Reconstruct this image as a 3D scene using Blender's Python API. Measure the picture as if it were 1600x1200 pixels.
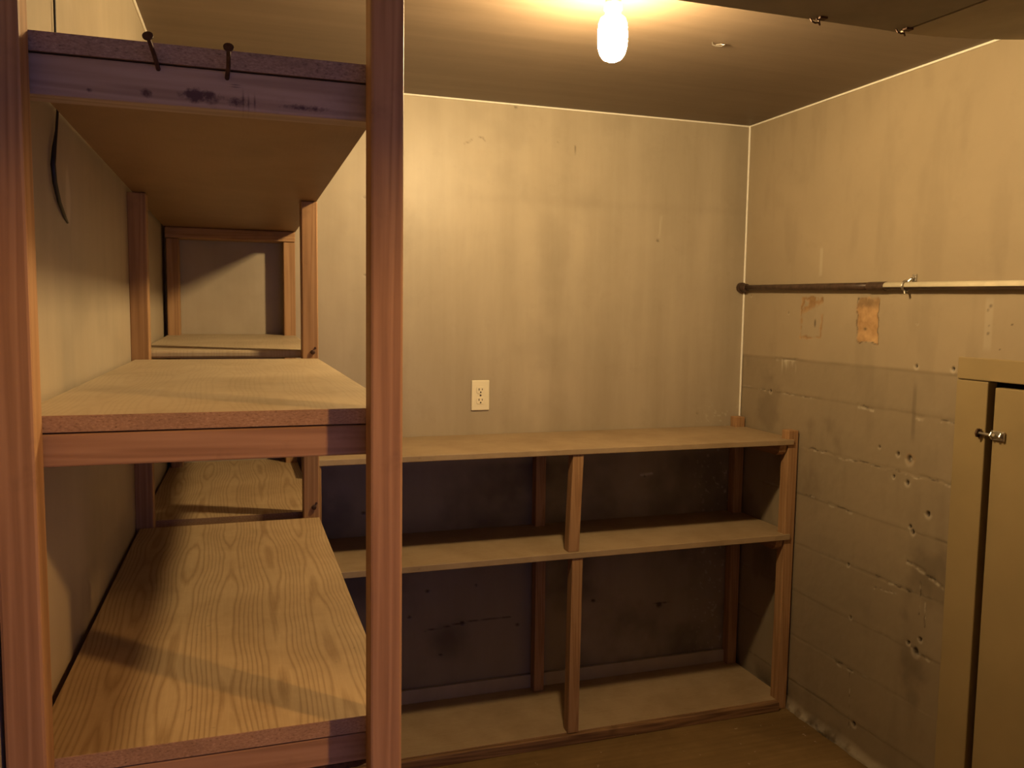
import bpy, bmesh, math, random
import numpy as np
from mathutils import Vector, Matrix
random.seed(7); rng = np.random.RandomState(7)
for o in list(bpy.data.objects): bpy.data.objects.remove(o)
sc = bpy.context.scene
C = sc.collection

# ------------------------------------------------------------------ camera, world, lights, exposure
EYE = 1.516                                    # eye height; floor is z = 0
cd = bpy.data.cameras.new('camera'); cam = bpy.data.objects.new('camera', cd); C.objects.link(cam)
cd.sensor_width = 36.0; cd.lens = 1301.37/1600*36.0; cd.clip_start = 0.02
r = Vector((0.94956652, -0.31331222, 0.01260467)); d = Vector((-0.01541326, -0.0867873, -0.99610762)); f = Vector((0.31318661, 0.94567617, -0.08723948))
M = Matrix(((r.x, -d.x, -f.x, 0), (r.y, -d.y, -f.y, 0), (r.z, -d.z, -f.z, EYE), (0, 0, 0, 1)))
cam.matrix_world = M
sc.camera = cam
sc.view_settings.view_transform = 'Standard'; sc.view_settings.look = 'None'
sc.view_settings.gamma = 1; sc.view_settings.use_curve_mapping = False
sc.view_settings.exposure = 0.0

w = bpy.data.worlds.new('hall_daylight'); sc.world = w; w.use_nodes = True
bg = w.node_tree.nodes['Background']
bg.inputs[0].default_value = (0.27, 0.34, 1.0, 1); bg.inputs[1].default_value = 0.60

BULB_STRENGTH = 820.0                          # the bare closet bulb (its mesh is built below)
BULB_COLOR = (1.0, 0.70, 0.335)
HALL_STRENGTH = 1000.0                          # the bulb on the hall ceiling, right of the doorway
HALL_COLOR = (1.0, 0.54, 0.17)

# ------------------------------------------------------------------ materials
def new_mat(name, rough=0.6, spec=0.3):
    m = bpy.data.materials.new(name); m.use_nodes = True
    nt = m.node_tree; b = nt.nodes['Principled BSDF']
    b.inputs['Roughness'].default_value = rough
    b.inputs['Specular IOR Level'].default_value = spec
    return m, nt, b
def N(nt, t, **kw):
    n = nt.nodes.new(t)
    for k, v in kw.items(): setattr(n, k, v)
    return n
def L(nt, a, b): nt.links.new(a, b)
def math_n(nt, op, a, b=None, c=None):
    n = N(nt, 'ShaderNodeMath', operation=op)
    for i, v in enumerate((a, b, c)):
        if v is None: continue
        if isinstance(v, (int, float)): n.inputs[i].default_value = v
        else: L(nt, v, n.inputs[i])
    return n.outputs[0]
def ramp(nt, fac, stops):
    n = N(nt, 'ShaderNodeValToRGB'); L(nt, fac, n.inputs[0])
    e = n.color_ramp.elements
    while len(e) < len(stops): e.new(0.5)
    for i, (p, c) in enumerate(stops):
        e[i].position = p; e[i].color = (c[0], c[1], c[2], 1)
    return n.outputs[0]
def mix(nt, fac, a, b, mode='MIX'):
    n = N(nt, 'ShaderNodeMix', data_type='RGBA', blend_type=mode)
    if isinstance(fac, (int, float)): n.inputs[0].default_value = fac
    else: L(nt, fac, n.inputs[0])
    for i, v in ((6, a), (7, b)):
        if isinstance(v, tuple): n.inputs[i].default_value = (v[0], v[1], v[2], 1)
        else: L(nt, v, n.inputs[i])
    return n.outputs[2]
def coords(nt, scale=(1, 1, 1), kind='Object', rnd=True):
    tc = N(nt, 'ShaderNodeTexCoord'); mp = N(nt, 'ShaderNodeMapping')
    mp.inputs['Scale'].default_value = scale
    src = tc.outputs[kind]
    L(nt, src, mp.inputs['Vector'])
    return mp.outputs[0]
def noise(nt, vec, scale, detail=4, rough=0.55, dist=0.0):
    n = N(nt, 'ShaderNodeTexNoise'); L(nt, vec, n.inputs['Vector'])
    n.inputs['Scale'].default_value = scale; n.inputs['Detail'].default_value = detail
    n.inputs['Roughness'].default_value = rough; n.inputs['Distortion'].default_value = dist
    return n.outputs[0]
def bump(nt, b, h, strength=0.2, dist=0.002):
    n = N(nt, 'ShaderNodeBump'); n.inputs['Strength'].default_value = strength; n.inputs['Distance'].default_value = dist
    L(nt, h, n.inputs['Height']); L(nt, n.outputs[0], b.inputs['Normal'])

def mat_flat(name, col, rough=0.5, spec=0.3, metal=0.0, var=0.15, vs=30):
    m, nt, b = new_mat(name, rough, spec)
    v = noise(nt, coords(nt), vs)
    c = ramp(nt, v, [(0.3, tuple(x*(1-var) for x in col)), (0.7, tuple(min(1, x*(1+var)) for x in col))])
    L(nt, c, b.inputs['Base Color']); b.inputs['Metallic'].default_value = metal
    return m

def mat_lumber(name, axis, c0, c1, c2, smudge=False):
    """sawn softwood: streaks and rings drawn out along one axis"""
    m, nt, b = new_mat(name, 0.55, 0.25)
    s = [16, 16, 16]; s['XYZ'.index(axis)] = 0.7
    v = coords(nt, tuple(s))
    big = noise(nt, v, 1.0, 3, 0.5, 0.6)
    ring = math_n(nt, 'SINE', math_n(nt, 'MULTIPLY', big, 50.0))
    ring = math_n(nt, 'MULTIPLY_ADD', ring, 0.5, 0.5)
    fine = noise(nt, v, 9.0, 3)
    t = math_n(nt, 'ADD', math_n(nt, 'MULTIPLY', ring, 0.45), math_n(nt, 'MULTIPLY', fine, 0.6))
    c = ramp(nt, t, [(0.15, c0), (0.5, c1), (0.85, c2)])
    # handling dirt and darker smudges
    bl = noise(nt, coords(nt), 9.0, 5, 0.65)
    dm = ramp(nt, bl, [(0.58, (0, 0, 0)), (0.80, (0.5, 0.5, 0.5))])
    c = mix(nt, dm, c, tuple(x*0.45 for x in c0))
    if smudge:                                            # old dark stains and pencil strokes low on the face
        tc = N(nt, 'ShaderNodeTexCoord'); sp = N(nt, 'ShaderNodeSeparateXYZ'); L(nt, tc.outputs['Object'], sp.inputs[0])
        def gauss(x0, wx, z0, wz):
            a = math_n(nt, 'DIVIDE', math_n(nt, 'SUBTRACT', sp.outputs['X'], x0), wx); a = math_n(nt, 'MULTIPLY', a, a)
            q = math_n(nt, 'DIVIDE', math_n(nt, 'SUBTRACT', sp.outputs['Z'], z0), wz); q = math_n(nt, 'MULTIPLY', q, q)
            return math_n(nt, 'EXPONENT', math_n(nt, 'MULTIPLY', math_n(nt, 'ADD', a, q), -1.0))
        g = gauss(-0.010, 0.034, 0.013, 0.012)
        for q in ((0.033, 0.022, 0.010, 0.010), (-0.066, 0.012, 0.011, 0.008), (-0.125, 0.006, 0.009, 0.004), (0.11, 0.05, 0.010, 0.006)):
            g = math_n(nt, 'MAXIMUM', g, math_n(nt, 'MULTIPLY', gauss(*q), 0.8))
        bn = noise(nt, coords(nt, (1, 1, 1)), 95.0, 5, 0.7)
        e = math_n(nt, 'MULTIPLY', g, bn)
        c = mix(nt, ramp(nt, e, [(0.26, (0, 0, 0)), (0.46, (0.9, 0.9, 0.9))]), c, (0.055, 0.026, 0.032))
        ln = None
        for q in ((0.0385, 0.0011, 0.012, 0.009), (0.0445, 0.0010, 0.010, 0.007), (0.0515, 0.0010, 0.011, 0.007), (0.030, 0.005, 0.027, 0.0006), (0.030, 0.005, 0.0295, 0.0006)):
            z = gauss(*q); ln = z if ln is None else math_n(nt, 'MAXIMUM', ln, z)
        c = mix(nt, math_n(nt, 'MULTIPLY', ln, 0.75), c, (0.05, 0.025, 0.03))
    L(nt, c, b.inputs['Base Color'])
    bump(nt, b, t, 0.25, 0.001)
    return m

def mat_veneer(name, axis, light, dark, strength, period=0.155):
    """flat-cut ash/oak pattern: repeated cathedral figures along the board"""
    m, nt, b = new_mat(name, 0.5, 0.35)
    tc = N(nt, 'ShaderNodeTexCoord'); sp = N(nt, 'ShaderNodeSeparateXYZ'); L(nt, tc.outputs['Object'], sp.inputs[0])
    u = sp.outputs['X'] if axis == 'Y' else sp.outputs['Y']
    l = sp.outputs['Y'] if axis == 'Y' else sp.outputs['X']
    dv = N(nt, 'ShaderNodeCombineXYZ'); L(nt, math_n(nt, 'MULTIPLY', u, 5.0), dv.inputs[0]); L(nt, math_n(nt, 'MULTIPLY', l, 2.2), dv.inputs[1])
    drift = math_n(nt, 'SUBTRACT', noise(nt, dv.outputs[0], 1.0, 2, 0.5), 0.5)
    ph = math_n(nt, 'ADD', math_n(nt, 'MULTIPLY', u, 2*math.pi/period), math_n(nt, 'MULTIPLY', drift, 1.6))
    cv = N(nt, 'ShaderNodeCombineXYZ'); L(nt, math_n(nt, 'MULTIPLY', l, 1.9), cv.inputs[0]); L(nt, math_n(nt, 'MULTIPLY', u, 0.5), cv.inputs[1])
    slow = noise(nt, cv.outputs[0], 1.0, 1.5, 0.4)
    big = math_n(nt, 'ADD', math_n(nt, 'MULTIPLY', math_n(nt, 'COSINE', ph), 3.0), math_n(nt, 'MULTIPLY', slow, 9.0))
    st = N(nt, 'ShaderNodeCombineXYZ')
    L(nt, math_n(nt, 'MULTIPLY', u, 130), st.inputs[0]); L(nt, math_n(nt, 'MULTIPLY', l, 5), st.inputs[1]); L(nt, math_n(nt, 'MULTIPLY', sp.outputs['Z'], 5), st.inputs[2])
    wob = noise(nt, st.outputs[0], 1.0, 3, 0.6)
    ring = math_n(nt, 'FRACT', math_n(nt, 'ADD', math_n(nt, 'MULTIPLY', big, 1.25), math_n(nt, 'MULTIPLY', wob, 0.55)))
    line = ramp(nt, ring, [(0.0, (0, 0, 0)), (0.30, (1, 1, 1)), (0.75, (0.85, 0.85, 0.85)), (1.0, (0, 0, 0))])
    fine = noise(nt, st.outputs[0], 3.0, 3, 0.6)
    t = mix(nt, 0.40, line, fine)
    c = mix(nt, t, dark, light)
    c = mix(nt, strength, light, c)
    bl = noise(nt, tc.outputs['Object'], 4.0, 6, 0.7)
    dirt = ramp(nt, bl, [(0.42, (1, 1, 1)), (0.75, (0.72, 0.68, 0.62))])
    c = mix(nt, 1.0, c, dirt, 'MULTIPLY')
    spk = noise(nt, tc.outputs['Object'], 55.0, 2, 0.5)
    sm = ramp(nt, spk, [(0.73, (0, 0, 0)), (0.78, (1, 1, 1))])
    c = mix(nt, math_n(nt, 'MULTIPLY', sm, 0.35), c, tuple(x*0.5 for x in dark))
    L(nt, c, b.inputs['Base Color'])
    bump(nt, b, t, 0.12, 0.0006)
    return m

def mat_chip(name, c0, c1):
    """raw particle-board edge"""
    m, nt, b = new_mat(name, 0.75, 0.15)
    v = coords(nt, (1, 1, 2.0))
    n1 = noise(nt, v, 240, 2, 0.6); n2 = noise(nt, v, 18, 4, 0.6)
    c = ramp(nt, n1, [(0.24, tuple(x*0.5 for x in c0)), (0.38, c0), (0.62, c1), (0.76, tuple(min(1, x*1.3) for x in c1))])
    c = mix(nt, ramp(nt, n2, [(0.45, (0, 0, 0)), (0.75, (0.45, 0.45, 0.45))]), c, tuple(x*0.5 for x in c0))
    L(nt, c, b.inputs['Base Color']); bump(nt, b, n1, 0.3, 0.0005)
    return m

def mat_paint(name, col, rough=0.42, spec=0.35, mottled=0.10, marks=True, streak=None):
    """old cream paint; the 'marks' attribute of the mesh carries bare spots (r), dirt and painted shade (g), pale chips (b)"""
    m, nt, b = new_mat(name, rough, spec)
    v = coords(nt)
    n1 = noise(nt, v, 1.7, 6, 0.6, 0.4); n2 = noise(nt, v, 26.0, 4, 0.6)
    c = ramp(nt, n1, [(0.30, tuple(x*(1-mottled) for x in col)), (0.70, tuple(min(1, x*(1+mottled*0.6)) for x in col))])
    n3 = noise(nt, v, 8.0, 5, 0.7)
    c = mix(nt, ramp(nt, n3, [(0.55, (0, 0, 0)), (0.8, (0.35, 0.35, 0.35))]), c, tuple(x*0.72 for x in col))
    if streak:
        n4 = noise(nt, coords(nt, streak), 1.0, 4, 0.6)
        c = mix(nt, 1.0, c, ramp(nt, n4, [(0.35, (0.86, 0.85, 0.83)), (0.65, (1.0, 1.0, 1.0))]), 'MULTIPLY')
    if marks:
        at = N(nt, 'ShaderNodeAttribute', attribute_name='marks')
        sp = N(nt, 'ShaderNodeSeparateColor'); L(nt, at.outputs['Color'], sp.inputs[0])
        bare = ramp(nt, n2, [(0.3, (0.34, 0.19, 0.08)), (0.7, (0.58, 0.37, 0.18))])
        c = mix(nt, sp.outputs[0], c, bare)
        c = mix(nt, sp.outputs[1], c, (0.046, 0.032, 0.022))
        c = mix(nt, sp.outputs[2], c, (0.60, 0.545, 0.44))
    L(nt, c, b.inputs['Base Color'])
    h = math_n(nt, 'ADD', n2, math_n(nt, 'MULTIPLY', noise(nt, v, 90.0, 3), 0.4))
    bump(nt, b, h, 0.12, 0.0015)
    return m

PAINT = mat_paint('cream_wall_paint', (0.42, 0.357, 0.265), streak=(7, 7, 0.8))
PAINT_R = mat_paint('cream_concrete_paint', (0.345, 0.277, 0.188), rough=0.36, spec=0.4)
CEIL = mat_paint('dull_ceiling_paint', (0.20, 0.149, 0.108), rough=0.5, marks=False, streak=(0.8, 16, 1))
CAULK = mat_flat('glossy_caulk', (0.86, 0.83, 0.74), 0.2, 0.6, var=0.05)
DOORP = mat_flat('door_paint', (0.31, 0.235, 0.12), 0.4, 0.35, var=0.06, vs=5)
DARKGAP = mat_flat('dark_gap', (0.02, 0.016, 0.012), 0.9, 0.1)
PINE = dict(p0=(0.26, 0.142, 0.066), p1=(0.335, 0.19, 0.092), p2=(0.39, 0.232, 0.118))
PZ = mat_lumber('pine_upright', 'Z', PINE['p0'], PINE['p1'], PINE['p2'])
PX = mat_lumber('pine_crosswise', 'X', PINE['p0'], PINE['p1'], PINE['p2'])
PY = mat_lumber('pine_lengthwise', 'Y', PINE['p0'], PINE['p1'], PINE['p2'])
GREYPX = mat_lumber('grey_rail', 'X', (0.24, 0.175, 0.135), (0.31, 0.235, 0.185), (0.37, 0.29, 0.235), smudge=True)  # greyer lumber with stains, for the top rail only
OAK = mat_veneer('flat_cut_veneer', 'Y', (0.44, 0.325, 0.19), (0.215, 0.13, 0.06), 0.9)
OAKPALE = mat_veneer('pale_veneer', 'Y', (0.47, 0.385, 0.265), (0.33, 0.24, 0.14), 0.45)
FARBOARD = mat_veneer('far_board_veneer', 'X', (0.39, 0.29, 0.18), (0.29, 0.20, 0.11), 0.4)
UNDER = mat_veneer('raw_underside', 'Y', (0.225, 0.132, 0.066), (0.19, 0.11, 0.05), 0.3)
CHIP = mat_chip('chip_edge', (0.33, 0.20, 0.11), (0.40, 0.255, 0.145))
CHIPG = mat_chip('grey_chip_edge', (0.25, 0.18, 0.14), (0.32, 0.24, 0.19))
RUST = mat_flat('rusty_steel', (0.075, 0.038, 0.024), 0.6, 0.4, 0.5, 0.4, 120)
STEEL = mat_flat('dull_zinc', (0.55, 0.52, 0.47), 0.32, 0.5, 0.9, 0.2, 90)
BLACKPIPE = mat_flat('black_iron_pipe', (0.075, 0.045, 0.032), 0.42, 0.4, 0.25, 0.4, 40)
CREAMPIPE = mat_flat('painted_pipe', (0.68, 0.61, 0.45), 0.35, 0.4, var=0.1, vs=25)
IVORY = mat_flat('ivory_plastic', (0.80, 0.73, 0.55), 0.28, 0.5, var=0.03)
PORC = mat_flat('white_porcelain', (0.80, 0.78, 0.72), 0.2, 0.5, var=0.03)
TAR = mat_flat('dark_hardboard', (0.20, 0.165, 0.115), 0.55, 0.3, var=0.25, vs=4)
TAR2 = mat_flat('brown_hardboard', (0.26, 0.21, 0.13), 0.5, 0.35, var=0.25, vs=5)
CABLE = mat_flat('black_cable', (0.02, 0.018, 0.016), 0.45, 0.4)
def mat_floor():
    m, nt, b = new_mat('worn_floor', 0.62, 0.25)
    v = coords(nt)
    n1 = noise(nt, v, 2.2, 6, 0.65, 0.5); n2 = noise(nt, v, 38, 3, 0.6); n3 = noise(nt, coords(nt, (3, 60, 3)), 1.0, 4)
    c = ramp(nt, n1, [(0.3, (0.13, 0.078, 0.03)), (0.55, (0.21, 0.132, 0.054)), (0.75, (0.26, 0.165, 0.07))])
    c = mix(nt, 1.0, c, ramp(nt, n3, [(0.3, (0.8, 0.8, 0.8)), (0.7, (1, 1, 1))]), 'MULTIPLY')
    c = mix(nt, ramp(nt, n2, [(0.70, (0, 0, 0)), (0.74, (0.7, 0.7, 0.7))]), c, (0.55, 0.47, 0.36))
    L(nt, c, b.inputs['Base Color']); bump(nt, b, n2, 0.2, 0.001)
    return m
FLOOR = mat_floor()
def mat_bulb(name, col, s):
    m, nt, b = new_mat(name, 0.3, 0.3)
    b.inputs['Base Color'].default_value = (0.9, 0.9, 0.88, 1)
    b.inputs['Emission Color'].default_value = (*col, 1); b.inputs['Emission Strength'].default_value = s
    return m
GLOW = mat_bulb('lit_frosted_bulb', BULB_COLOR, BULB_STRENGTH)
GLOW_HALL = mat_bulb('lit_hall_bulb', HALL_COLOR, HALL_STRENGTH)

# ------------------------------------------------------------------ helpers
def empty(name, loc, label=None, cat=None, group=None, kind=None):
    o = bpy.data.objects.new(name, None); C.objects.link(o); o.location = loc; o.empty_display_size = 0.05
    tag(o, label, cat, group, kind); return o
def tag(o, label=None, cat=None, group=None, kind=None):
    for k, v in (('label', label), ('category', cat), ('group', group), ('kind', kind)):
        if v: o[k] = v
def obj(name, bm, mats, parent=None, label=None, smooth=False):
    """bm is in world coordinates; the object's origin is put at the parent's base or at the mesh's own base"""
    me = bpy.data.meshes.new(name)
    if not isinstance(mats, (list, tuple)): mats = [mats]
    for m in mats: me.materials.append(m)
    vs = [v.co for v in bm.verts]
    org = Vector((sum(v.x for v in vs)/len(vs), sum(v.y for v in vs)/len(vs), min(v.z for v in vs)))
    for v in bm.verts: v.co -= org
    bm.normal_update()
    for fc in bm.faces: fc.smooth = smooth
    bm.to_mesh(me); bm.free()
    o = bpy.data.objects.new(name, me); C.objects.link(o)
    if parent is not None:
        pl = parent_loc(parent); o.parent = parent; o.location = org - pl
    else: o.location = org
    if label: o['label'] = label
    return o
def parent_loc(p):
    l = Vector(p.location)
    while p.parent: p = p.parent; l += Vector(p.location)
    return l
def add_box(bm, x0, x1, y0, y1, z0, z1, bev=0.0015, seg=2, jit=0.0):
    ps = [(x0, y0, z0), (x1, y0, z0), (x1, y1, z0), (x0, y1, z0), (x0, y0, z1), (x1, y0, z1), (x1, y1, z1), (x0, y1, z1)]
    vs = [bm.verts.new((p[0]+random.uniform(-jit, jit), p[1]+random.uniform(-jit, jit), p[2])) for p in ps]
    fs = [bm.faces.new([vs[i] for i in q]) for q in ((0, 3, 2, 1), (4, 5, 6, 7), (0, 1, 5, 4), (1, 2, 6, 5), (2, 3, 7, 6), (3, 0, 4, 7))]
    if bev:
        es = list({e for fc in fs for e in fc.edges})
        bmesh.ops.bevel(bm, geom=es, offset=bev, segments=seg, affect='EDGES', profile=0.5)
    return vs
def box(x0, x1, y0, y1, z0, z1, bev=0.0015, seg=2, jit=0.0):
    bm = bmesh.new(); add_box(bm, x0, x1, y0, y1, z0, z1, bev, seg, jit); return bm
def shear_x(bm, z0, z1, dx0, dx1):
    for v in bm.verts:
        t = (v.co.z-z0)/(z1-z0); v.co.x += dx0+(dx1-dx0)*t
    return bm
def prism(poly, z0, z1, bev=0.001):
    bm = bmesh.new()
    lo = [bm.verts.new((x, y, z0)) for x, y in poly]; hi = [bm.verts.new((x, y, z1)) for x, y in poly]
    n = len(poly)
    fs = [bm.faces.new(hi), bm.faces.new(list(reversed(lo)))]
    for i in range(n): fs.append(bm.faces.new((lo[i], lo[(i+1) % n], hi[(i+1) % n], hi[i])))
    bmesh.ops.recalc_face_normals(bm, faces=bm.faces)
    if bev:
        bmesh.ops.bevel(bm, geom=[e for e in bm.edges], offset=bev, segments=2, affect='EDGES', profile=0.5)
    return bm
def board_slots(bm):
    """slot 0 top face, slot 1 edges, slot 2 underside"""
    bm.normal_update()
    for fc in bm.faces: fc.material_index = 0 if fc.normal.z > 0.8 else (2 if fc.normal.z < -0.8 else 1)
    return bm
def tube(bm, pts, rad, seg=12, caps=True):
    pts = [Vector(p) for p in pts]
    if not isinstance(rad, (list, tuple)): rad = [rad]*len(pts)
    rings = []; up = None
    for i, p in enumerate(pts):
        t = (pts[min(i+1, len(pts)-1)]-pts[max(i-1, 0)]).normalized()
        if up is None: up = Vector((0, 0, 1)) if abs(t.z) < 0.9 else Vector((0, 1, 0))
        a = t.cross(up).normalized(); b2 = a.cross(t).normalized(); up = b2
        rings.append([bm.verts.new(p+rad[i]*(math.cos(2*math.pi*k/seg)*a+math.sin(2*math.pi*k/seg)*b2)) for k in range(seg)])
    for i in range(len(rings)-1):
        for k in range(seg): bm.faces.new((rings[i][k], rings[i][(k+1) % seg], rings[i+1][(k+1) % seg], rings[i+1][k]))
    if caps:
        bm.faces.new(list(reversed(rings[0]))); bm.faces.new(rings[-1])
    bmesh.ops.recalc_face_normals(bm, faces=bm.faces)
    return bm
def lathe(bm, prof, cx, cy, seg=32):
    rings = []
    for (rr, z) in prof:
        if rr < 1e-5: rings.append([bm.verts.new((cx, cy, z))])
        else: rings.append([bm.verts.new((cx+rr*math.cos(2*math.pi*k/seg), cy+rr*math.sin(2*math.pi*k/seg), z)) for k in range(seg)])
    for a, b2 in zip(rings, rings[1:]):
        for k in range(seg):
            if len(a) == 1 and len(b2) == 1: continue
            if len(a) == 1: bm.faces.new((a[0], b2[k], b2[(k+1) % seg]))
            elif len(b2) == 1: bm.faces.new((a[k], a[(k+1) % seg], b2[0]))
            else: bm.faces.new((a[k], a[(k+1) % seg], b2[(k+1) % seg], b2[k]))
    bmesh.ops.recalc_face_normals(bm, faces=bm.faces)
    return bm
def struct(name, bm, mats, parent=None, label=None):
    o = obj(name, bm, mats, parent, label)
    if parent is None: o['kind'] = 'structure'
    return o

# ------------------------------------------------------------------ wall relief
def vnoise(u, v, s, seed):
    """smooth value noise on arrays"""
    rs = np.random.RandomState(seed); g = rs.rand(64, 64)
    a = u*s+100; b = v*s+100
    i = np.floor(a).astype(int); j = np.floor(b).astype(int); fa = a-i; fb = b-j
    fa = fa*fa*(3-2*fa); fb = fb*fb*(3-2*fb)
    g00 = g[i % 64, j % 64]; g10 = g[(i+1) % 64, j % 64]; g01 = g[i % 64, (j+1) % 64]; g11 = g[(i+1) % 64, (j+1) % 64]
    return (g00*(1-fa)+g10*fa)*(1-fb)+(g01*(1-fa)+g11*fa)*fb
def fbm(u, v, s, seed, n=4):
    t = 0; a = 0.5
    for k in range(n): t = t+a*vnoise(u, v, s*2**k, seed+k); a *= 0.5
    return t/(1-0.5**n)
def sstep(x, a, b):
    t = np.clip((x-a)/(b-a), 0, 1); return t*t*(3-2*t)
def dseg(u, v, pts):
    dd = np.full(u.shape, 9.0)
    for (a0, b0), (a1, b1) in zip(pts, pts[1:]):
        da, db = a1-a0, b1-b0; l2 = da*da+db*db+1e-12
        t = np.clip(((u-a0)*da+(v-b0)*db)/l2, 0, 1)
        dd = np.minimum(dd, np.hypot(u-a0-t*da, v-b0-t*db))
    return dd
def relief_wall(name, us, zs, place, paint, mat, flip, skip=None):
    """a wall as a fine grid; paint(U,V) -> height into the room and the three mark channels"""
    U, V = np.meshgrid(us, zs, indexing='ij')
    h, mk = paint(U, V)
    P = place(U, V, h)
    nu, nv = U.shape
    idx = np.arange(nu*nv).reshape(nu, nv)
    q = np.stack([idx[:-1, :-1], idx[1:, :-1], idx[1:, 1:], idx[:-1, 1:]], -1)
    if skip is not None:
        uc = 0.25*(U[:-1, :-1]+U[1:, :-1]+U[1:, 1:]+U[:-1, 1:]); vc = 0.25*(V[:-1, :-1]+V[1:, :-1]+V[1:, 1:]+V[:-1, 1:])
        q = q[~skip(uc, vc)]
    q = q.reshape(-1, 4)
    if flip: q = q[:, ::-1]
    me = bpy.data.meshes.new(name)
    me.vertices.add(nu*nv); me.vertices.foreach_set('co', P.reshape(-1).astype(np.float32))
    me.loops.add(q.size); me.loops.foreach_set('vertex_index', q.reshape(-1).astype(np.int32))
    me.polygons.add(len(q)); me.polygons.foreach_set('loop_start', (np.arange(len(q))*4).astype(np.int32))
    me.polygons.foreach_set('use_smooth', np.ones(len(q), dtype=bool))
    me.update(calc_edges=True)
    at = me.color_attributes.new('marks', 'FLOAT_COLOR', 'POINT')
    col = np.concatenate([np.clip(mk, 0, 1).reshape(-1, 3), np.ones((nu*nv, 1))], 1)
    at.data.foreach_set('color', col.reshape(-1).astype(np.float32))
    me.materials.append(mat)
    o = bpy.data.objects.new(name, me); C.objects.link(o); o['kind'] = 'structure'
    return o

H = 2.279; XR = 2.004; YB = 3.0
def left_x(y): return -0.2545+0.0165*(y-1.03)

# ------------------------------------------------------------------ the room
struct('floor', box(-0.45, 2.25, -1.4, 3.15, -0.06, 0.0, 0), FLOOR)
struct('ceiling', box(-0.45, 2.25, 0.40, 3.15, H, H+0.06, 0), CEIL)
struct('ceiling_hall', box(-0.45, 2.25, -1.4, 0.40, H, H+0.06, 0), CEIL)

HOLES = [(2.058, -.154, .006), (1.917, -.154, .006), (2.117, -.44, .006), (2.068, -.448, .011), (2.071, -.524, .007), (2.131, -.517, .005), (2.199, -.432, .004),
         (1.983, -.604, .008), (2.039, -.675, .007), (2.318, -.863, .005), (1.985, -1.002, .006), (2.293, -1.042, .005),
         (2.252, -1.407, .008), (2.062, -.022, .003), (2.799, -.303, .006), (2.949, .075, .004), (2.702, .006, .003), (2.05, -.66, .006), (2.0, -1.045, .011), (2.03, -1.03, .006)]
CRACKS = [  # points (y, z from eye level), width, depth
    ([(2.77, -.173), (2.633, -.168)], .003, .004), ([(2.881, -.298), (2.799, -.304)], .002, .003), ([(2.746, -.302), (2.54, -.302)], .002, .002),
    ([(2.307, -.304), (2.234, -.309)], .004, .004), ([(2.049, -.311), (2.021, -.309)], .005, .004), ([(1.952, -.311), (1.905, -.309)], .003, .003),
    ([(2.563, -.493), (2.457, -.49), (2.395, -.498), (2.281, -.494), (2.146, -.495), (2.038, -.497), (1.903, -.496)], .003, .003),
    ([(2.562, -.672), (2.508, -.665)], .002, .002), ([(2.43, -.672), (2.312, -.676)], .0035, .003),
    ([(2.056, -.772), (1.993, -.782), (1.945, -.80), (1.911, -.812)], .0045, .004), ([(2.186, -.863), (2.093, -.863), (2.03, -.868)], .003, .002),
    ([(2.204, -.905), (2.091, -.89)], .002, .002), ([(1.999, -.816), (1.992, -.927)], .002, .0015), ([(1.974, -.879), (1.969, -.953)], .003, .002),
    ([(2.018, -1.038), (1.997, -1.048), (1.936, -1.049)], .004, .004), ([(2.356, -1.226), (2.268, -1.224)], .004, .003), ([(2.282, -1.237), (2.275, -1.442)], .0015, .001)]
SEAMS = [-.303, -.495, -.675, -.865, -1.048, -1.225, -1.40]
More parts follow.
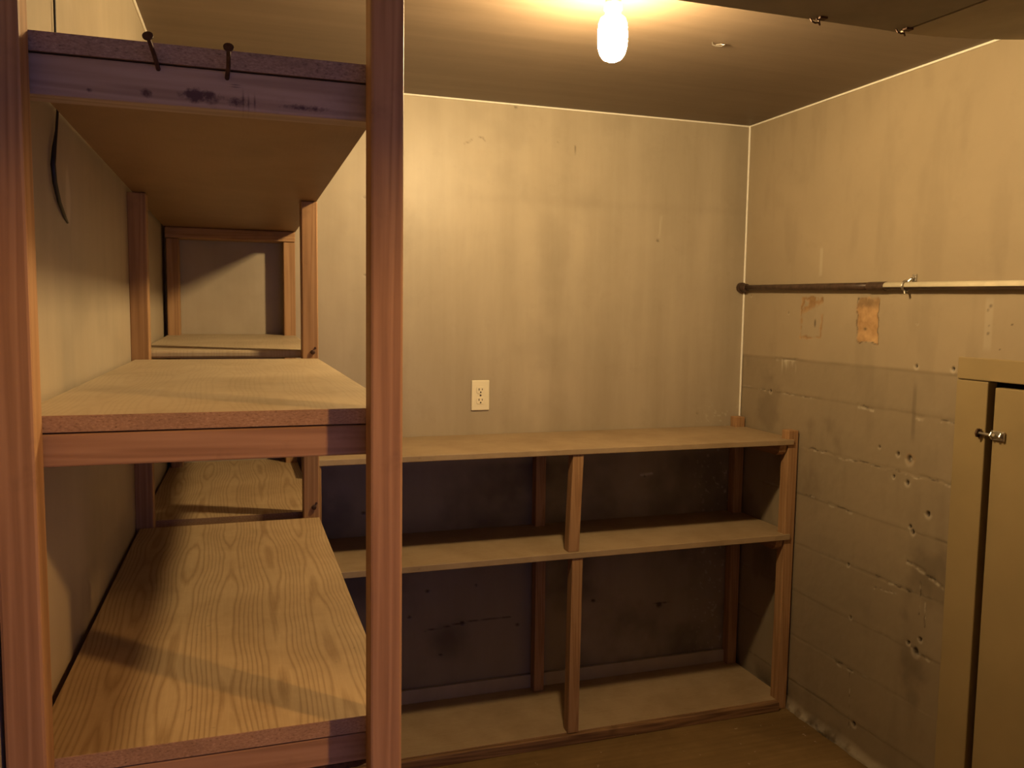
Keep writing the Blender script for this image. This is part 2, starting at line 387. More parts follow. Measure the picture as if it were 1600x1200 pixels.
def paint_right(U, V):
    z = V-EYE
    h = np.zeros_like(U); mk = np.zeros(U.shape+(3,))
    wob = (fbm(U, z, 9, 3)-0.5)
    step = -0.170+0.004*(fbm(U, z, 3, 11)-0.5)
    low = sstep(-z, -step-0.006, -step+0.006)            # 1 on the board-formed concrete
    h += low*(-0.0028+0.005*(fbm(U, z, 6, 21)-0.5)+0.0012*(fbm(U, z, 35, 31)-0.5))
    h += (1-low)*0.0016*(fbm(U, z, 4, 41)-0.5)
    for k, s in enumerate(SEAMS):                         # ridges and grooves left by the form boards
        dd = np.abs(z-s-0.006*(fbm(U, z*0, 5, 50+k)-0.5))
        amt = sstep(fbm(U, z*0, 7, 70+k), 0.42, 0.62)
        h += low*(-0.0010*np.exp(-(dd/0.004)**2)*amt+0.0004*np.exp(-((z-s-0.012)/0.010)**2))
        h += low*0.0004*np.sign(z-s)*((-1)**k)*np.exp(-np.abs(z-s)/0.05)
        mk[..., 1] += low*0.16*np.exp(-(dd/0.003)**2)*amt
        mk[..., 2] += low*0.22*np.exp(-((z-s-0.006)/0.003)**2)*amt*sstep(fbm(U, z, 40, 90+k), 0.45, 0.7)
    for pts, wd, dp in CRACKS:
        dd = dseg(U+0.010*(fbm(U, z, 30, 5)-0.5), z+0.016*(fbm(U, z, 34, 6)-0.5), pts)
        g = np.exp(-(dd/wd)**2)
        g2 = g*sstep(fbm(U, z, 38, 12), 0.30, 0.55)
        h -= 0.4*dp*g2
        mk[..., 1] += 0.62*np.exp(-(dd/(wd*0.62))**2)*sstep(fbm(U, z, 45, 7), 0.36, 0.60)
        dd2 = dseg(U, z+0.012*(fbm(U, z, 30, 8)-0.5), [(a, b2-wd*1.7) for a, b2 in pts])
        mk[..., 2] += 0.55*np.exp(-(dd2/(wd*0.8))**2)*sstep(fbm(U, z, 50, 9), 0.45, 0.65)
    for a, b2, rr in HOLES:
        dd = np.hypot(U-a, (z-b2)*0.8)+0.004*(fbm(U, z, 80, 13)-0.5)
        g = sstep(-dd, -rr*1.1, -rr*0.45)
        h -= 0.006*g; mk[..., 1] += g
        mk[..., 2] += 0.35*np.exp(-((dd-rr*1.5)/(rr*0.45))**2)*(z < b2)
    dd = np.hypot(U-2.064, z+.450)                        # plaster ring round the big old anchor hole
    mk[..., 0] += 0.35*np.exp(-((dd-.016)/.006)**2); mk[..., 2] += 0.9*np.exp(-(np.hypot(U-2.066, z+.449)/.004)**2)
    # row of small knocked-out plugs above the door, in a pale filled strip
    strip = sstep(-np.abs(U-1.806), -.016, -.010)*sstep(-np.abs(z+.02), -.085, -.06)
    mk[..., 2] += 0.16*strip
    for a, b2, rr in [(1.802, .031, .008), (1.810, .019, .004), (1.804, -.024, .004), (1.805, -.046, .006), (1.764, -.089, .004), (1.73, -.02, .004)]:
        dd = np.hypot(U-a, z-b2)+0.004*(fbm(U, z, 80, 14)-0.5)
        mk[..., 1] += 0.75*sstep(-dd, -rr, -rr*0.4)
    mk[..., 2] += 0.22*sstep(-np.abs(U-2.527), -.010, -.006)*sstep(-np.abs(z-.19), -.055, -.045)   # pale filled slot
    # pale scraped streaks under the chipped edge
    mk[..., 2] += 0.5*sstep(-np.abs(U-2.705), -.065, -.05)*sstep(z, -.24, -.18)*(z < -.172)*sstep(fbm(U, z*0.12, 60, 15), 0.48, 0.66)
    # two torn patches where brackets were pulled off: brown paper behind the paint
    def patch(y0, y1, z0, z1, seed, rag):
        ed = rag*(fbm(U, z, 42, seed)-0.5)
        return np.minimum(np.minimum(U-y0, y1-U), np.minimum(z-z0, z1-z))+ed
    p2 = patch(2.232, 2.330, -.088, .060, 17, .022)
    m2 = sstep(p2, -.001, .001)
    jag = sstep(z, .045, .066)*sstep(fbm(U, z*0.4, 70, 18), 0.40, 0.52)
    m2 = m2*(1-jag)
    h -= 0.0022*m2; mk[..., 0] += m2*0.95
    mk[..., 1] += m2*0.45*sstep(z, .015, .04)*sstep(fbm(U, z, 30, 19), 0.38, 0.5)
    mk[..., 1] += 0.8*np.exp(-(np.abs(p2)/.0022)**2)*sstep(fbm(U, z, 30, 20), 0.5, 0.62)
    mk[..., 1] += 0.8*m2*np.exp(-(np.hypot(U-2.29, (z+.045)*1.5)/.008)**2)
    p1 = patch(2.508, 2.628, -.087, .066, 22, .02)
    top1 = sstep(p1, -.001, .001)*sstep(z+(U-2.508)*0.35, .035, .055)*sstep(fbm(U, z, 45, 23), 0.36, 0.46)
    ring1 = np.exp(-(np.abs(p1-.004)/.004)**2)*sstep(fbm(U, z, 22, 24), 0.46, 0.56)
    m1 = np.maximum(top1, ring1)
    h -= 0.002*m1; mk[..., 0] += 1.0*m1; mk[..., 1] += 0.38*m1
    dd = np.hypot(U-2.545, (z+.03)*0.35); mk[..., 1] += 0.7*sstep(-dd, -.007, -.003)
    # damp dirt and a crumbling plaster lip along the floor
    dirt = sstep(-z, 1.36, 1.52)*sstep(U, 2.15, 2.45)*sstep(fbm(U, z, 7, 25), 0.30, 0.60)
    mk[..., 1] += 0.62*dirt*low
    lip = sstep(-z, 1.470+0.02*(fbm(U, z*0, 12, 26)-0.5), 1.515)
    h += 0.014*lip*(0.4+fbm(U, z, 25, 27)); mk[..., 2] += 0.45*lip*sstep(fbm(U, z, 30, 28), 0.35, 0.6)*(U > 2.0)
    mk[..., 1] += 0.22*sstep(fbm(U, z, 5, 33, 5), 0.56, 0.72)*low
    mk[..., 1] += 0.10*sstep(fbm(U, z*0.25, 14, 34), 0.5, 0.75)
    mk[..., 1] += 0.5*sstep(-np.abs(U-2.06), -.012, -.003)*sstep(-np.abs(z+.30), -.11, -.06)*0.5
    mk[..., 1] += 0.20*low+0.10*sstep(-z, 0.6, 1.4)*low  # concrete toned darker, deepening towards the floor
    return h, mk
relief_wall('wall_right', np.concatenate([np.arange(0.45, 1.70, 0.05), np.arange(1.70, 3.002, 0.0036)]), np.linspace(0, H, 560),
            lambda U, V, h: np.stack([XR-h, U, V], -1), paint_right, PAINT_R, True,
            skip=lambda u, v: (u < 1.795) & (u > 0.95) & (v < 1.338))
struct('wall_right_hall', box(XR, XR+0.08, -1.4, 0.45, 0, H, 0), PAINT)

def paint_back(U, V):
    z = V-EYE; h = 0.0025*(fbm(U, z, 2.5, 101)-0.5)+0.0007*(fbm(U, z, 22, 102)-0.5); mk = np.zeros(U.shape+(3,))
    for a, b2, rr in [(.995, .752, .008), (1.165, .64, .004), (1.597, .286, .007), (1.566, -.659, .006), (.669, -1.056, .012), (.804, -1.195, .014), (1.027, -1.224, .013), (1.65, -1.207, .02),
                      (.437, .394, .005), (.433, .233, .005), (.439, .121, .005), (.60, -1.15, .009), (.86, -1.05, .01), (.72, -1.31, .009), (1.35, -1.16, .012), (.43, -.74, .01), (1.80, -.41, .008)]:
        dd = np.hypot(U-a, (z-b2)*1.3)+0.010*(fbm(U, z, 60, 103)-0.5)
        g = sstep(-dd, -rr, -rr*0.3); mk[..., 1] += 0.55*g; h -= 0.003*g
    for pts in ([(.80, .606), (.815, .612), (.83, .625)], [(.855, .632), (.868, .634), (.876, .620)], [(1.236, .63), (1.233, .595)], [(.66, -1.21), (.84, -1.19), (1.0, -1.19)], [(1.62, -1.20), (1.70, -1.198)]):
        dd = dseg(U, z+0.006*(fbm(U, z, 40, 104)-0.5), pts); mk[..., 1] += 0.55*np.exp(-(dd/.0018)**2)
    mk[..., 2] += 0.3*np.exp(-(dseg(U, z, [(1.609, .38), (1.602, .30)])/.003)**2)
    mk[..., 2] += 0.7*np.exp(-(dseg(U, z, [(1.55, -.656), (1.60, -.652)])/.004)**2)
    seam = np.abs(z-.415+0.012*(fbm(U, z*0, 4, 105)-0.5)); mk[..., 1] += 0.05*np.exp(-(seam/.018)**2)*sstep(U, .6, .9)
    h -= 0.0002*np.exp(-(seam/.016)**2)
    mk[..., 2] += 0.35*sstep(fbm(U, z, 90, 106, 2), 0.72, 0.8)*sstep(U, 1.75, 1.9)*sstep(-z, .36, .42)
    low = sstep(-z, 0.52, 0.60)                                   # below the top shelf: interior shade painted in, plus grime blotches
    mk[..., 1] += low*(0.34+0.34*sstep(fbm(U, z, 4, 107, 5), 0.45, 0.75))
    h += low*0.004*(fbm(U, z, 8, 108)-0.5)
    mk[..., 1] += 0.12*sstep(fbm(U, z, 3.5, 109, 5), 0.55, 0.78)
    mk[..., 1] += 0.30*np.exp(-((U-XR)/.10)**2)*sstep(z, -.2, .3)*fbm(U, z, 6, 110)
    return h, mk
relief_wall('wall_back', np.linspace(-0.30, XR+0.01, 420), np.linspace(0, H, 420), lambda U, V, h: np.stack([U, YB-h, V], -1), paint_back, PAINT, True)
def paint_left(U, V):
    z = V-EYE; h = 0.002*(fbm(U, z, 2.5, 201)-0.5); mk = np.zeros(U.shape+(3,))
    mk[..., 1] += 0.16*sstep(fbm(U*0.6, z, 6, 202, 5), 0.5, 0.75)
    p = np.hypot((U-1.475)*0.75, (z-.165)*0.30)+0.006*(fbm(U, z, 40, 203)-0.5)
    mk[..., 2] += 0.6*sstep(-p, -.016, -.010)
    h -= 0.0015*np.exp(-((U-1.408)/.003)**2)*(z > .1); mk[..., 2] += 0.5*np.exp(-((U-1.416)/.003)**2)*(z > .1)
    return h, mk
relief_wall('wall_left', np.concatenate([np.arange(-1.4, 0.9, 0.1), np.arange(0.9, 3.03, 0.008)]), np.linspace(0, H, 300), lambda U, V, h: np.stack([left_x(U)+h, U, V], -1), paint_left, PAINT, False)
# front wall with the doorway the picture was taken through
fw = bmesh.new()
add_box(fw, 0.915, XR+0.02, 0.35, 0.45, 0, H, 0)
add_box(fw, -0.30, 0.915, 0.35, 0.45, EYE+0.46, H, 0)
struct('wall_front', fw, PAINT)
# glossy caulk beads in the corners
bm = tube(bmesh.new(), [(XR-0.004, YB-0.004, 0.02), (XR-0.004, YB-0.004, H-0.002)], 0.0042, 8); struct('trim_1', bm, CAULK)
bm = tube(bmesh.new(), [(-0.22, YB-0.003, H-0.002), (XR, YB-0.003, H-0.002)], 0.0038, 8); struct('trim_2', bm, CAULK)
bm = tube(bmesh.new(), [(XR-0.003, 0.46, H-0.002), (XR-0.003, YB, H-0.002)], 0.0038, 8); struct('trim_3', bm, CAULK)
bm = tube(bmesh.new(), [(left_x(0.46)+0.002, 0.46, H-0.002), (left_x(YB)+0.002, YB, H-0.002)], 0.004, 8); struct('trim_4', bm, CAULK)
struct('baseboard_back', box(0.22, XR-0.006, 2.983, 2.999, 0.0, 0.089, 0.002), PAINT)

# ------------------------------------------------------------------ closet door in the right wall
struct('trim_5', box(XR-0.006, XR+0.03, 1.790, 1.897, 0.0, 1.334, 0.003), DOORP)
struct('trim_6', box(XR-0.006, XR+0.03, 0.86, 1.897, 1.3365, 1.400, 0.003), DOORP)
struct('trim_7', box(XR-0.006, XR+0.03, 0.86, 0.955, 0.0, 1.334, 0.003), DOORP)
struct('dark_gap_backing', box(XR+0.05, XR+0.07, 0.86, 1.90, 0.0, 1.40, 0), DARKGAP)  # black sheet added behind the door so its gaps look deep in shade
door = struct('door_1', box(XR-0.005, XR+0.026, 0.965, 1.766, 0.012, 1.321, 0.0025), DOORP)
lt = bmesh.new(); LZ = 1.189
add_box(lt, XR-0.0125, XR-0.0085, 1.722, 1.765, LZ-0.013, LZ+0.013, 0.001)
latch = obj('slide_latch', lt, STEEL, door, 'small dull metal slide latch')
lt = bmesh.new()
tube(lt, [(XR-0.017, 1.730, LZ), (XR-0.017, 1.806, LZ+0.001)], 0.0042, 12)
tube(lt, [(XR-0.017, 1.741, LZ), (XR-0.031, 1.741, LZ+0.004)], [0.003, 0.0045], 10)
obj('bolt', lt, STEEL, latch)
lt = bmesh.new()
for yy in (1.728, 1.758):
    tube(lt, [(XR-0.011, yy, LZ-0.008), (XR-0.019, yy, LZ-0.0075), (XR-0.0235, yy, LZ), (XR-0.019, yy, LZ+0.0075), (XR-0.011, yy, LZ+0.008)], 0.0025, 8)
obj('guide', lt, STEEL, latch)
lt = bmesh.new()
tube(lt, [(XR-0.013, 1.802, LZ-0.010), (XR-0.022, 1.802, LZ-0.008), (XR-0.025, 1.802, LZ), (XR-0.022, 1.802, LZ+0.008), (XR-0.013, 1.802, LZ+0.010)], 0.0035, 8)
add_box(lt, XR-0.0145, XR-0.0115, 1.795, 1.811, LZ-0.012, LZ+0.012, 0.0008)
obj('keeper', lt, RUST, latch)

# ------------------------------------------------------------------ tall shelving along the left wall
tall = empty('tall_shelving', (-0.02, 2.0, 0), 'tall wooden shelving of pine posts and oak-grained boards along the left wall', 'shelving')
def post(x0, x1, y0, y1, z0, z1, parent, bev=0.003, tilt=(0, 0)):
    bm = box(x0, x1, y0, y1, z0, z1, bev)
    if tilt != (0, 0): shear_x(bm, z0, z1, *tilt)
    return obj('post', bm, PZ, parent)
post(0.152, 0.192, 1.011, 1.052, 0, H-0.002, tall, 0.0035, (-0.002, 0.004))
post(-0.2505, -0.2095, 1.011, 1.052, 0, H-0.002, tall, 0.0035)
post(0.155, 0.195, 2.140, 2.185, 0, 1.780, tall)
pm = post(-0.2375, -0.196, 2.140, 2.185, 0, 1.780, tall)
post(0.153, 0.191, 2.910, 2.990, 0, 1.736, tall)
post(-0.211, -0.174, 2.910, 2.990, 0, 1.736, tall)
def shelf(x0, x1, y0, y1, z0, z1, mats, parent, name='shelf', xl=None, dz=0.0, bev=0.001):
    if xl is None: bm = box(x0, x1, y0, y1, z0, z1, 0.001, 1)
    else: bm = prism([(x0, y0), (x1, y0), (x1, y1), (xl, y1)], z0, z1, bev)
    for v in bm.verts: v.co.z += dz*(v.co.y-y0)/(y1-y0)      # boards do not lie quite level
    return obj(name, board_slots(bm), mats, parent)
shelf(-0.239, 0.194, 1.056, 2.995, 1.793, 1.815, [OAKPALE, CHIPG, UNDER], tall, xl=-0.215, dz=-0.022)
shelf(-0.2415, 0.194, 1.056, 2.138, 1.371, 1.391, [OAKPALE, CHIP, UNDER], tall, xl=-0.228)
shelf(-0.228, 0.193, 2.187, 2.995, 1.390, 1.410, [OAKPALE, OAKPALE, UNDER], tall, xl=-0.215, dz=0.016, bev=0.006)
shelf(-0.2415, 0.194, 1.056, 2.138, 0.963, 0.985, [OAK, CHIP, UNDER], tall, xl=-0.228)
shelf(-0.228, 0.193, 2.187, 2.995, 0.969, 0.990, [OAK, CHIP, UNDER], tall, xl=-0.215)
def rail(x0, x1, y0, y1, z0, z1, parent, mat=PX, name='front_rail', wane=False):
    bm = box(x0, x1, y0, y1, z0, z1, 0.0025)
    return obj(name, bm, mat, parent)
top_rail = rail(-0.2465, 0.193, 1.0575, 1.096, 1.747, 1.7915, tall, GREYPX)
rail(-0.2465, 0.193, 1.0575, 1.096, 1.331, 1.3695, tall)
low_rail = rail(-0.2465, 0.193, 1.0575, 1.096, 0.923, 0.9615, tall)
rail(-0.235, 0.193, 2.187, 2.225, 0.928, 0.9675, tall, PX, 'cross_rail')
rail(-0.235, 0.193, 2.098, 2.138, 0.923, 0.9615, tall, PX, 'cross_rail')
rail(-0.213, 0.191, 2.905, 2.990, 1.737, 1.771, tall, PX, 'cross_rail')
rail(-0.213, 0.191, 2.866, 2.906, 0.928, 0.9675, tall, PX, 'cross_rail')
bm = bmesh.new(); n = 22; rr_ = np.random.RandomState(3); rows = []
for k in range(n+1):
    x = 0.035+0.156*k/n; t = math.sin(math.pi*min(1, k/n*1.15+0.02)); th = 0.002+0.010*max(t, 0)+0.0025*rr_.rand()
    rows.append([bm.verts.new(p) for p in ((x, 1.059, 0.9225), (x, 1.0615+0.002*rr_.rand(), 0.9225-th), (x, 1.080, 0.9225-th*0.8), (x, 1.090, 0.9225))])
for a, b2 in zip(rows, rows[1:]):
    for q in range(4): bm.faces.new((a[q], b2[q], b2[(q+1) % 4], a[(q+1) % 4]))
bm.faces.new(rows[0]); bm.faces.new(list(reversed(rows[-1]))); bmesh.ops.recalc_face_normals(bm, faces=bm.faces)
obj('bark_edge', bm, RUST, low_rail, 'dark strip of bark left under the rail')
for zt in (1.3695, 0.9615):
    bm = box(-0.2405, -0.2215, 1.097, 2.096, zt-0.030, zt, 0.002)
    for v in bm.verts: v.co.x += 0.0165*(v.co.y-1.1)
    obj('cleat', bm, PY, tall)
# bolts through the middle right post
for zz in (1.407, 1.011):
    bm = bmesh.new()
    tube(bm, [(0.181, 2.143, zz), (0.181, 2.1365, zz), (0.181, 2.135, zz)], [0.0062, 0.006, 0.003], 10)
    tube(bm, [(0.187, 2.143, zz+0.010), (0.187, 2.139, zz+0.010)], [0.004, 0.003], 8)
    obj('bolt', bm, RUST, tall)
# two bent rusty nails in the top rail
for (bx, bz, hx, hz) in ((-0.080, 1.7855, -0.0865, 1.8085), (-0.006, 1.7825, -0.0035, 1.8055)):
    a = Vector((bx, 1.060, bz)); hd = Vector((hx, 1.012, hz)); dr = (hd-a).normalized()
    bm = bmesh.new()
    tube(bm, [a-dr*0.004, a, a*0.55+hd*0.45+Vector((0.0008, 0, -0.001)), hd-dr*0.001], [0.0027, 0.0027, 0.0025, 0.0024], 10)
    tube(bm, [hd-dr*0.0018, hd-dr*0.0006, hd+dr*0.0008, hd+dr*0.0012], [0.0030, 0.0058, 0.0058, 0.0040], 14)
    obj('nail', bm, RUST, tall)
# ------------------------------------------------------------------ low shelving under the outlet
low = empty('low_shelving', (1.1, 2.8, 0), 'low three-shelf wooden unit along the back wall below the outlet', 'shelving')
XL0 = 0.203
poly = [(XL0, 2.595), (1.974, 2.595), (1.974, 2.603), (1.953, 2.603), (1.953, 2.650), (1.997, 2.650), (1.997, 2.950), (1.952, 2.950), (1.952, 2.996), (XL0, 2.996)]
def far_shelf(z0, z1):
    bm = prism(poly, z0, z1, 0.002)
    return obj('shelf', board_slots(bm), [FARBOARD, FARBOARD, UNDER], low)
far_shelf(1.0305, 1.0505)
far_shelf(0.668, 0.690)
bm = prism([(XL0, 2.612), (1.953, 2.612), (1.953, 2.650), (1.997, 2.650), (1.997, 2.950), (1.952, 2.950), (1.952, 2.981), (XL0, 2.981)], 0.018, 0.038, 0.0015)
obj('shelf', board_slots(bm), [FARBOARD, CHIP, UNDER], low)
rail(XL0, 1.953, 2.590, 2.611, 0.0, 0.036, low, mat_lumber('stained_kick_board', 'X', (0.10, 0.05, 0.03), (0.20, 0.11, 0.055), (0.28, 0.16, 0.08)), 'kick_board')
post(1.955, 1.9985, 2.6045, 2.648, 0, 1.083, low, 0.003, (-0.004, 0.001))
post(1.9555, 1.9975, 2.9515, 2.9945, 0.0, 1.091, low, 0.003)
post(1.0775, 1.1175, 2.601, 2.642, 0.6905, 1.030, low, 0.002, (-0.004, 0.0075))
post(1.0875, 1.1275, 2.600, 2.641, 0.0385, 0.6675, low, 0.002, (-0.003, 0.001))
post(1.0800, 1.1205, 2.953, 2.9955, 0.6905, 1.030, low, 0.002)
post(1.0800, 1.1205, 2.940, 2.9820, 0.0385, 0.6675, low, 0.002)
for (za, zb) in ((0.6905, 1.030), (0.0385, 0.6675)):
    post(XL0+0.002, XL0+0.040, 2.601, 2.642, za, zb, low, 0.002)
    post(XL0+0.002, XL0+0.040, 2.940, 2.9815, za, zb, low, 0.002)
for zt in (1.030, 0.6675):                                      # cleats that carry the shelf ends at the right wall
    bm = bmesh.new(); z0 = zt-0.040
    vs = [(2.612, z0+0.014), (2.630, z0), (2.990, z0), (2.990, zt-0.0005), (2.606, zt-0.0005)]
    a = [bm.verts.new((1.921, y, z)) for y, z in vs]; b2 = [bm.verts.new((1.950, y, z)) for y, z in vs]
    bm.faces.new(a); bm.faces.new(list(reversed(b2)))
    for i in range(5): bm.faces.new((a[i], b2[i], b2[(i+1) % 5], a[(i+1) % 5]))
    bmesh.ops.recalc_face_normals(bm, faces=bm.faces)
    obj('cleat', bm, PY, low)

# ------------------------------------------------------------------ outlet on the back wall
oy = YB-0.002; ox, oz = 0.867, 1.199
out = empty('wall_outlet', (ox, oy, oz-0.057), 'ivory duplex outlet on the back wall above the low shelf', 'outlet')
bm = box(ox-0.035, ox+0.035, oy-0.0060, oy+0.001, oz-0.057, oz+0.057, 0.0035, 3)
plate = obj('cover_plate', bm, IVORY, out)
for s in (-1, 1):
    cz = oz+s*0.0195
    bm = bmesh.new(); pts = []
    for k in range(28):
        a = 2*math.pi*k/28; xx = 0.0172*math.cos(a); zz = max(-0.0125, min(0.0125, 0.0172*math.sin(a))); pts.append((xx, zz))
    fr = [bm.verts.new((ox+x, oy-0.0080, cz+z)) for x, z in pts]; bk = [bm.verts.new((ox+x*1.03, oy-0.0055, cz+z*1.03)) for x, z in pts]
    bm.faces.new(fr)
    for k in range(28): bm.faces.new((fr[k], bk[k], bk[(k+1) % 28], fr[(k+1) % 28]))
    bmesh.ops.recalc_face_normals(bm, faces=bm.faces)
    rc = obj('receptacle', bm, IVORY, out)
    bm = bmesh.new()
    add_box(bm, ox-0.0078, ox-0.0048, oy-0.0083, oy-0.0078, cz-0.001, cz+0.0075, 0)
    add_box(bm, ox+0.0048, ox+0.0074, oy-0.0083, oy-0.0078, cz, cz+0.0065, 0)
    tube(bm, [(ox, oy-0.0078, cz-0.0075), (ox, oy-0.0083, cz-0.0075)], 0.0030, 12)
    obj('slots', bm, DARKGAP, rc)
bm = tube(bmesh.new(), [(ox, oy-0.0058, oz), (ox, oy-0.0074, oz), (ox, oy-0.0078, oz)], [0.0036, 0.0034, 0.002], 12)
obj('screw', bm, RUST, out)

# ------------------------------------------------------------------ pipe along the right wall
def pz(y): return 1.624+(1.603-1.624)*(3.0-y)/1.29
pipe = empty('water_pipe', (XR-0.022, 2.2, pz(2.2)), 'iron pipe running along the right wall from the back corner, dark then cream painted', 'pipe')
def pl(y, x=0.020): return (XR-x, y, pz(y))
obj('dark_pipe', tube(bmesh.new(), [pl(2.985), pl(2.7), pl(2.45), pl(2.18)], [0.0105, 0.0112, 0.0125, 0.0128], 16), BLACKPIPE, pipe, smooth=True)
bm = tube(bmesh.new(), [pl(2.998), pl(2.982), pl(2.981), pl(2.955), pl(2.953)], [0.021, 0.021, 0.017, 0.016, 0.011], 16)
obj('end_fitting', bm, BLACKPIPE, pipe)
bm = tube(bmesh.new(), [pl(2.262), pl(2.258), pl(2.182), pl(2.178)], [0.012, 0.0145, 0.0145, 0.011], 16)
obj('coupling', bm, BLACKPIPE, pipe)
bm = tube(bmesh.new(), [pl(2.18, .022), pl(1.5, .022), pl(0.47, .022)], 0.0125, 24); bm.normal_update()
for fc in bm.faces: fc.material_index = 1 if fc.normal.z < -0.28 else 0      # downward faces take the dark pipe material
obj('painted_pipe', bm, [CREAMPIPE, BLACKPIPE], pipe, 'cream painted pipe with a dark underside', smooth=True)
bm = bmesh.new(); cy = 2.095; c0 = Vector(pl(cy, .022))
tube(bm, [c0+Vector((0.0155*math.cos(a), 0, 0.0155*math.sin(a))) for a in np.linspace(0.2*math.pi, 1.9*math.pi, 18)], 0.0036, 8)
tube(bm, [c0+Vector((0.004, -0.004, 0.013)), c0+Vector((0.010, -0.010, 0.021)), c0+Vector((0.017, -0.012, 0.026))], 0.0042, 8)
add_box(bm, XR-0.006, XR-0.001, cy-0.022, cy-0.006, c0.z+0.014, c0.z+0.036, 0.001)
tube(bm, [(XR-0.004, cy-0.014, c0.z+0.026), (XR-0.010, cy-0.014, c0.z+0.026)], [0.005, 0.004], 10)
tube(bm, [c0+Vector((-0.004, 0, -0.013)), c0+Vector((-0.004, -0.003, -0.024))], 0.0045, 8)
obj('pipe_clamp', bm, STEEL, pipe)

# ------------------------------------------------------------------ bare bulbs
def lamp(name, x, y, glow, label):
    t = empty(name, (x, y, H-0.19), label, 'light')
    zt = H
    bm = lathe(bmesh.new(), [(0, zt-0.001), (0.044, zt-0.001), (0.046, zt-0.006), (0.044, zt-0.012), (0.024, zt-0.018), (0.0195, zt-0.022), (0.0190, zt-0.040), (0.0215, zt-0.042), (0.0215, zt-0.056), (0.0185, zt-0.058), (0.0178, zt-0.064), (0, zt-0.064)], x, y)
    obj('socket', bm, PORC, t, smooth=False)
    z0 = zt-0.0645
    prof = [(0, z0), (0.016, z0), (0.018, z0-0.004), (0.029, z0-0.012), (0.0335, z0-0.024), (0.035, z0-0.042), (0.035, z0-0.066), (0.0335, z0-0.080), (0.0295, z0-0.093), (0.0225, z0-0.103), (0.0115, z0-0.1085), (0, z0-0.110)]
    obj('bulb', lathe(bmesh.new(), prof, x, y), glow, t, smooth=True)
    return t
lamp('ceiling_light', 0.851, 1.85, GLOW, 'bare lit bulb in a white ceiling socket above the back of the closet')
lamp('ceiling_light', 1.24, 0.0, GLOW_HALL, 'bare lit bulb on the hall ceiling outside the doorway')

# ------------------------------------------------------------------ dark boards hung overhead near the doorway
def overhead(name, x0, x1, mat, zf, label):
    """thin board sagging between its far edge and the front wall"""
    bm = bmesh.new(); nx, ny = 14, 22; y0, y1 = 0.452, 1.475; g = {}
    for s in (0, 1):
        for i in range(nx+1):
            for j in range(ny+1):
                x = x0+(x1-x0)*i/nx; y = y0+(y1-y0)*j/ny
                g[s, i, j] = bm.verts.new((x, y, zf(x, (y-y0)/(y1-y0))+s*0.006))
    for i in range(nx):
        for j in range(ny):
            bm.faces.new((g[0, i, j], g[0, i, j+1], g[0, i+1, j+1], g[0, i+1, j]))
            bm.faces.new((g[1, i, j], g[1, i+1, j], g[1, i+1, j+1], g[1, i, j+1]))
    for i in range(nx):
        for j in (0, ny): bm.faces.new((g[0, i, j], g[0, i+1, j], g[1, i+1, j], g[1, i, j]))
    for j in range(ny):
        for i in (0, nx): bm.faces.new((g[0, i, j], g[0, i, j+1], g[1, i, j+1], g[1, i, j]))
    bmesh.ops.recalc_face_normals(bm, faces=bm.faces)
    o = obj(name, bm, mat, None, smooth=False); tag(o, label, 'board', 'boards hung overhead'); return o
ZS = EYE+0.598
b1 = overhead('overhead_board', 0.80, 1.338, TAR, lambda x, t: ZS-0.012*math.sin(math.pi*t), 'dark thin board hung overhead on the left of its seam, its edge nearest the bulb')
b2 = overhead('overhead_board', 1.346, XR-0.004, TAR2, lambda x, t: ZS+0.07*max(0, (x-1.37)/0.63)**1.6-0.012*math.sin(math.pi*t)-0.010*math.sin(math.pi*t)*min(1, (x-1.346)/0.3), 'browner sagging thin board hung overhead against the right wall')
bt = bmesh.new(); rows = []  # added strip that keeps bulb light from leaking through the seam
for j in range(23):
    t = j/22; y = 0.452+1.021*t; z = ZS-0.008*math.sin(math.pi*t)+0.0068
    rows.append([bt.verts.new(p) for p in ((1.318, y, z), (1.3445, y, z), (1.3445, y, z+0.018), (1.318, y, z+0.018))])
for a, b in zip(rows, rows[1:]):
    for q in range(4): bt.faces.new((a[q], a[(q+1) % 4], b[(q+1) % 4], b[q]))
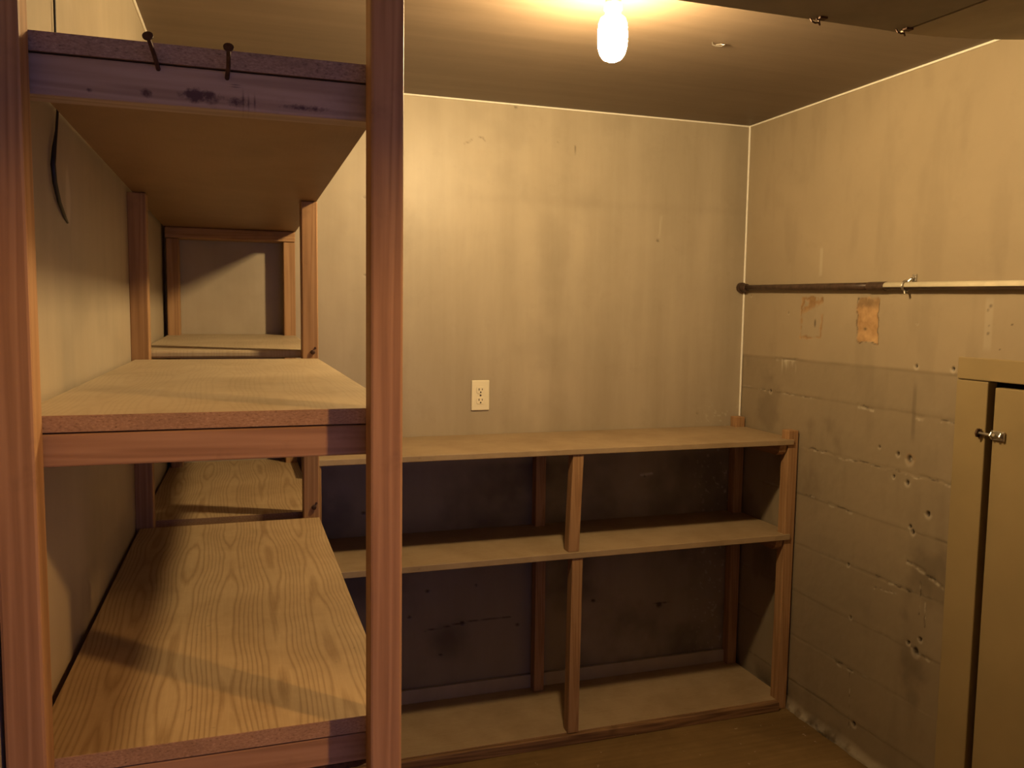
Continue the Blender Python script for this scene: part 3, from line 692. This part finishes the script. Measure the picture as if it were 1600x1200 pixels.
bt.faces.new(rows[0]); bt.faces.new(list(reversed(rows[-1]))); bmesh.ops.recalc_face_normals(bt, faces=bt.faces)
obj('seam_light_block', bt, DARKGAP, b1, 'dark strip added over the seam to block light')
# wire clips along the far edge of the board
def clip(px, py, pz0, sc_, parent):
    bm = bmesh.new()
    tube(bm, [Vector((px, py, pz0))+Vector(q)*sc_ for q in ((-.012, .0, .002), (-.010, -.004, -.006), (-.004, -.006, -.009), (.004, -.005, -.007), (.010, -.002, -.010), (.013, .003, -.004), (.012, .004, .003))], 0.0018*sc_**0.5, 8)
    add_box(bm, px-.004*sc_, px+.014*sc_, py-.022*sc_, py-.008*sc_, pz0-.004, pz0+.001, 0.001)
    return obj('wire_clip', bm, RUST, parent)
clip(1.125, 1.470, ZS-0.001, 1.0, b1)
clip(1.333, 1.462, ZS-0.001, 1.0, b1)

# ------------------------------------------------------------------ small hardware
bm = bmesh.new()
hx, hy = 1.300, 2.13
tube(bm, [(hx-.012, hy, H+.001), (hx-.012, hy-.003, H-.008), (hx-.004, hy-.006, H-.011), (hx+.010, hy-.012, H-.012), (hx+.018, hy-.016, H-.009), (hx+.010, hy-.010, H-.006), (hx-.002, hy-.003, H-.007)], 0.0016, 8)
o = obj('ceiling_hook', bm, STEEL); tag(o, 'small bent wire hook in the ceiling right of the bulb', 'hook')
bm = bmesh.new()
def lw(y, off): return left_x(y)+off
pts = [(lw(1.405, .004), 1.405, H-0.003), (lw(1.405, .004), 1.405, 2.0), (lw(1.400, .004), 1.400, 1.80), (lw(1.388, .004), 1.388, 1.77), (lw(1.365, .005), 1.365, 1.742), (lw(1.353, .005), 1.353, 1.716), (lw(1.360, .005), 1.360, 1.692), (lw(1.390, .004), 1.390, 1.668), (lw(1.428, .003), 1.428, 1.652), (lw(1.462, .001), 1.462, 1.644)]
tube(bm, pts, [.0018, .0018, .0018, .002, .0032, .0036, .0034, .003, .0025, .0015], 8)
o = obj('wall_cable', bm, CABLE, smooth=True); tag(o, 'thin black cable hanging down the left wall behind the top shelf', 'cable')
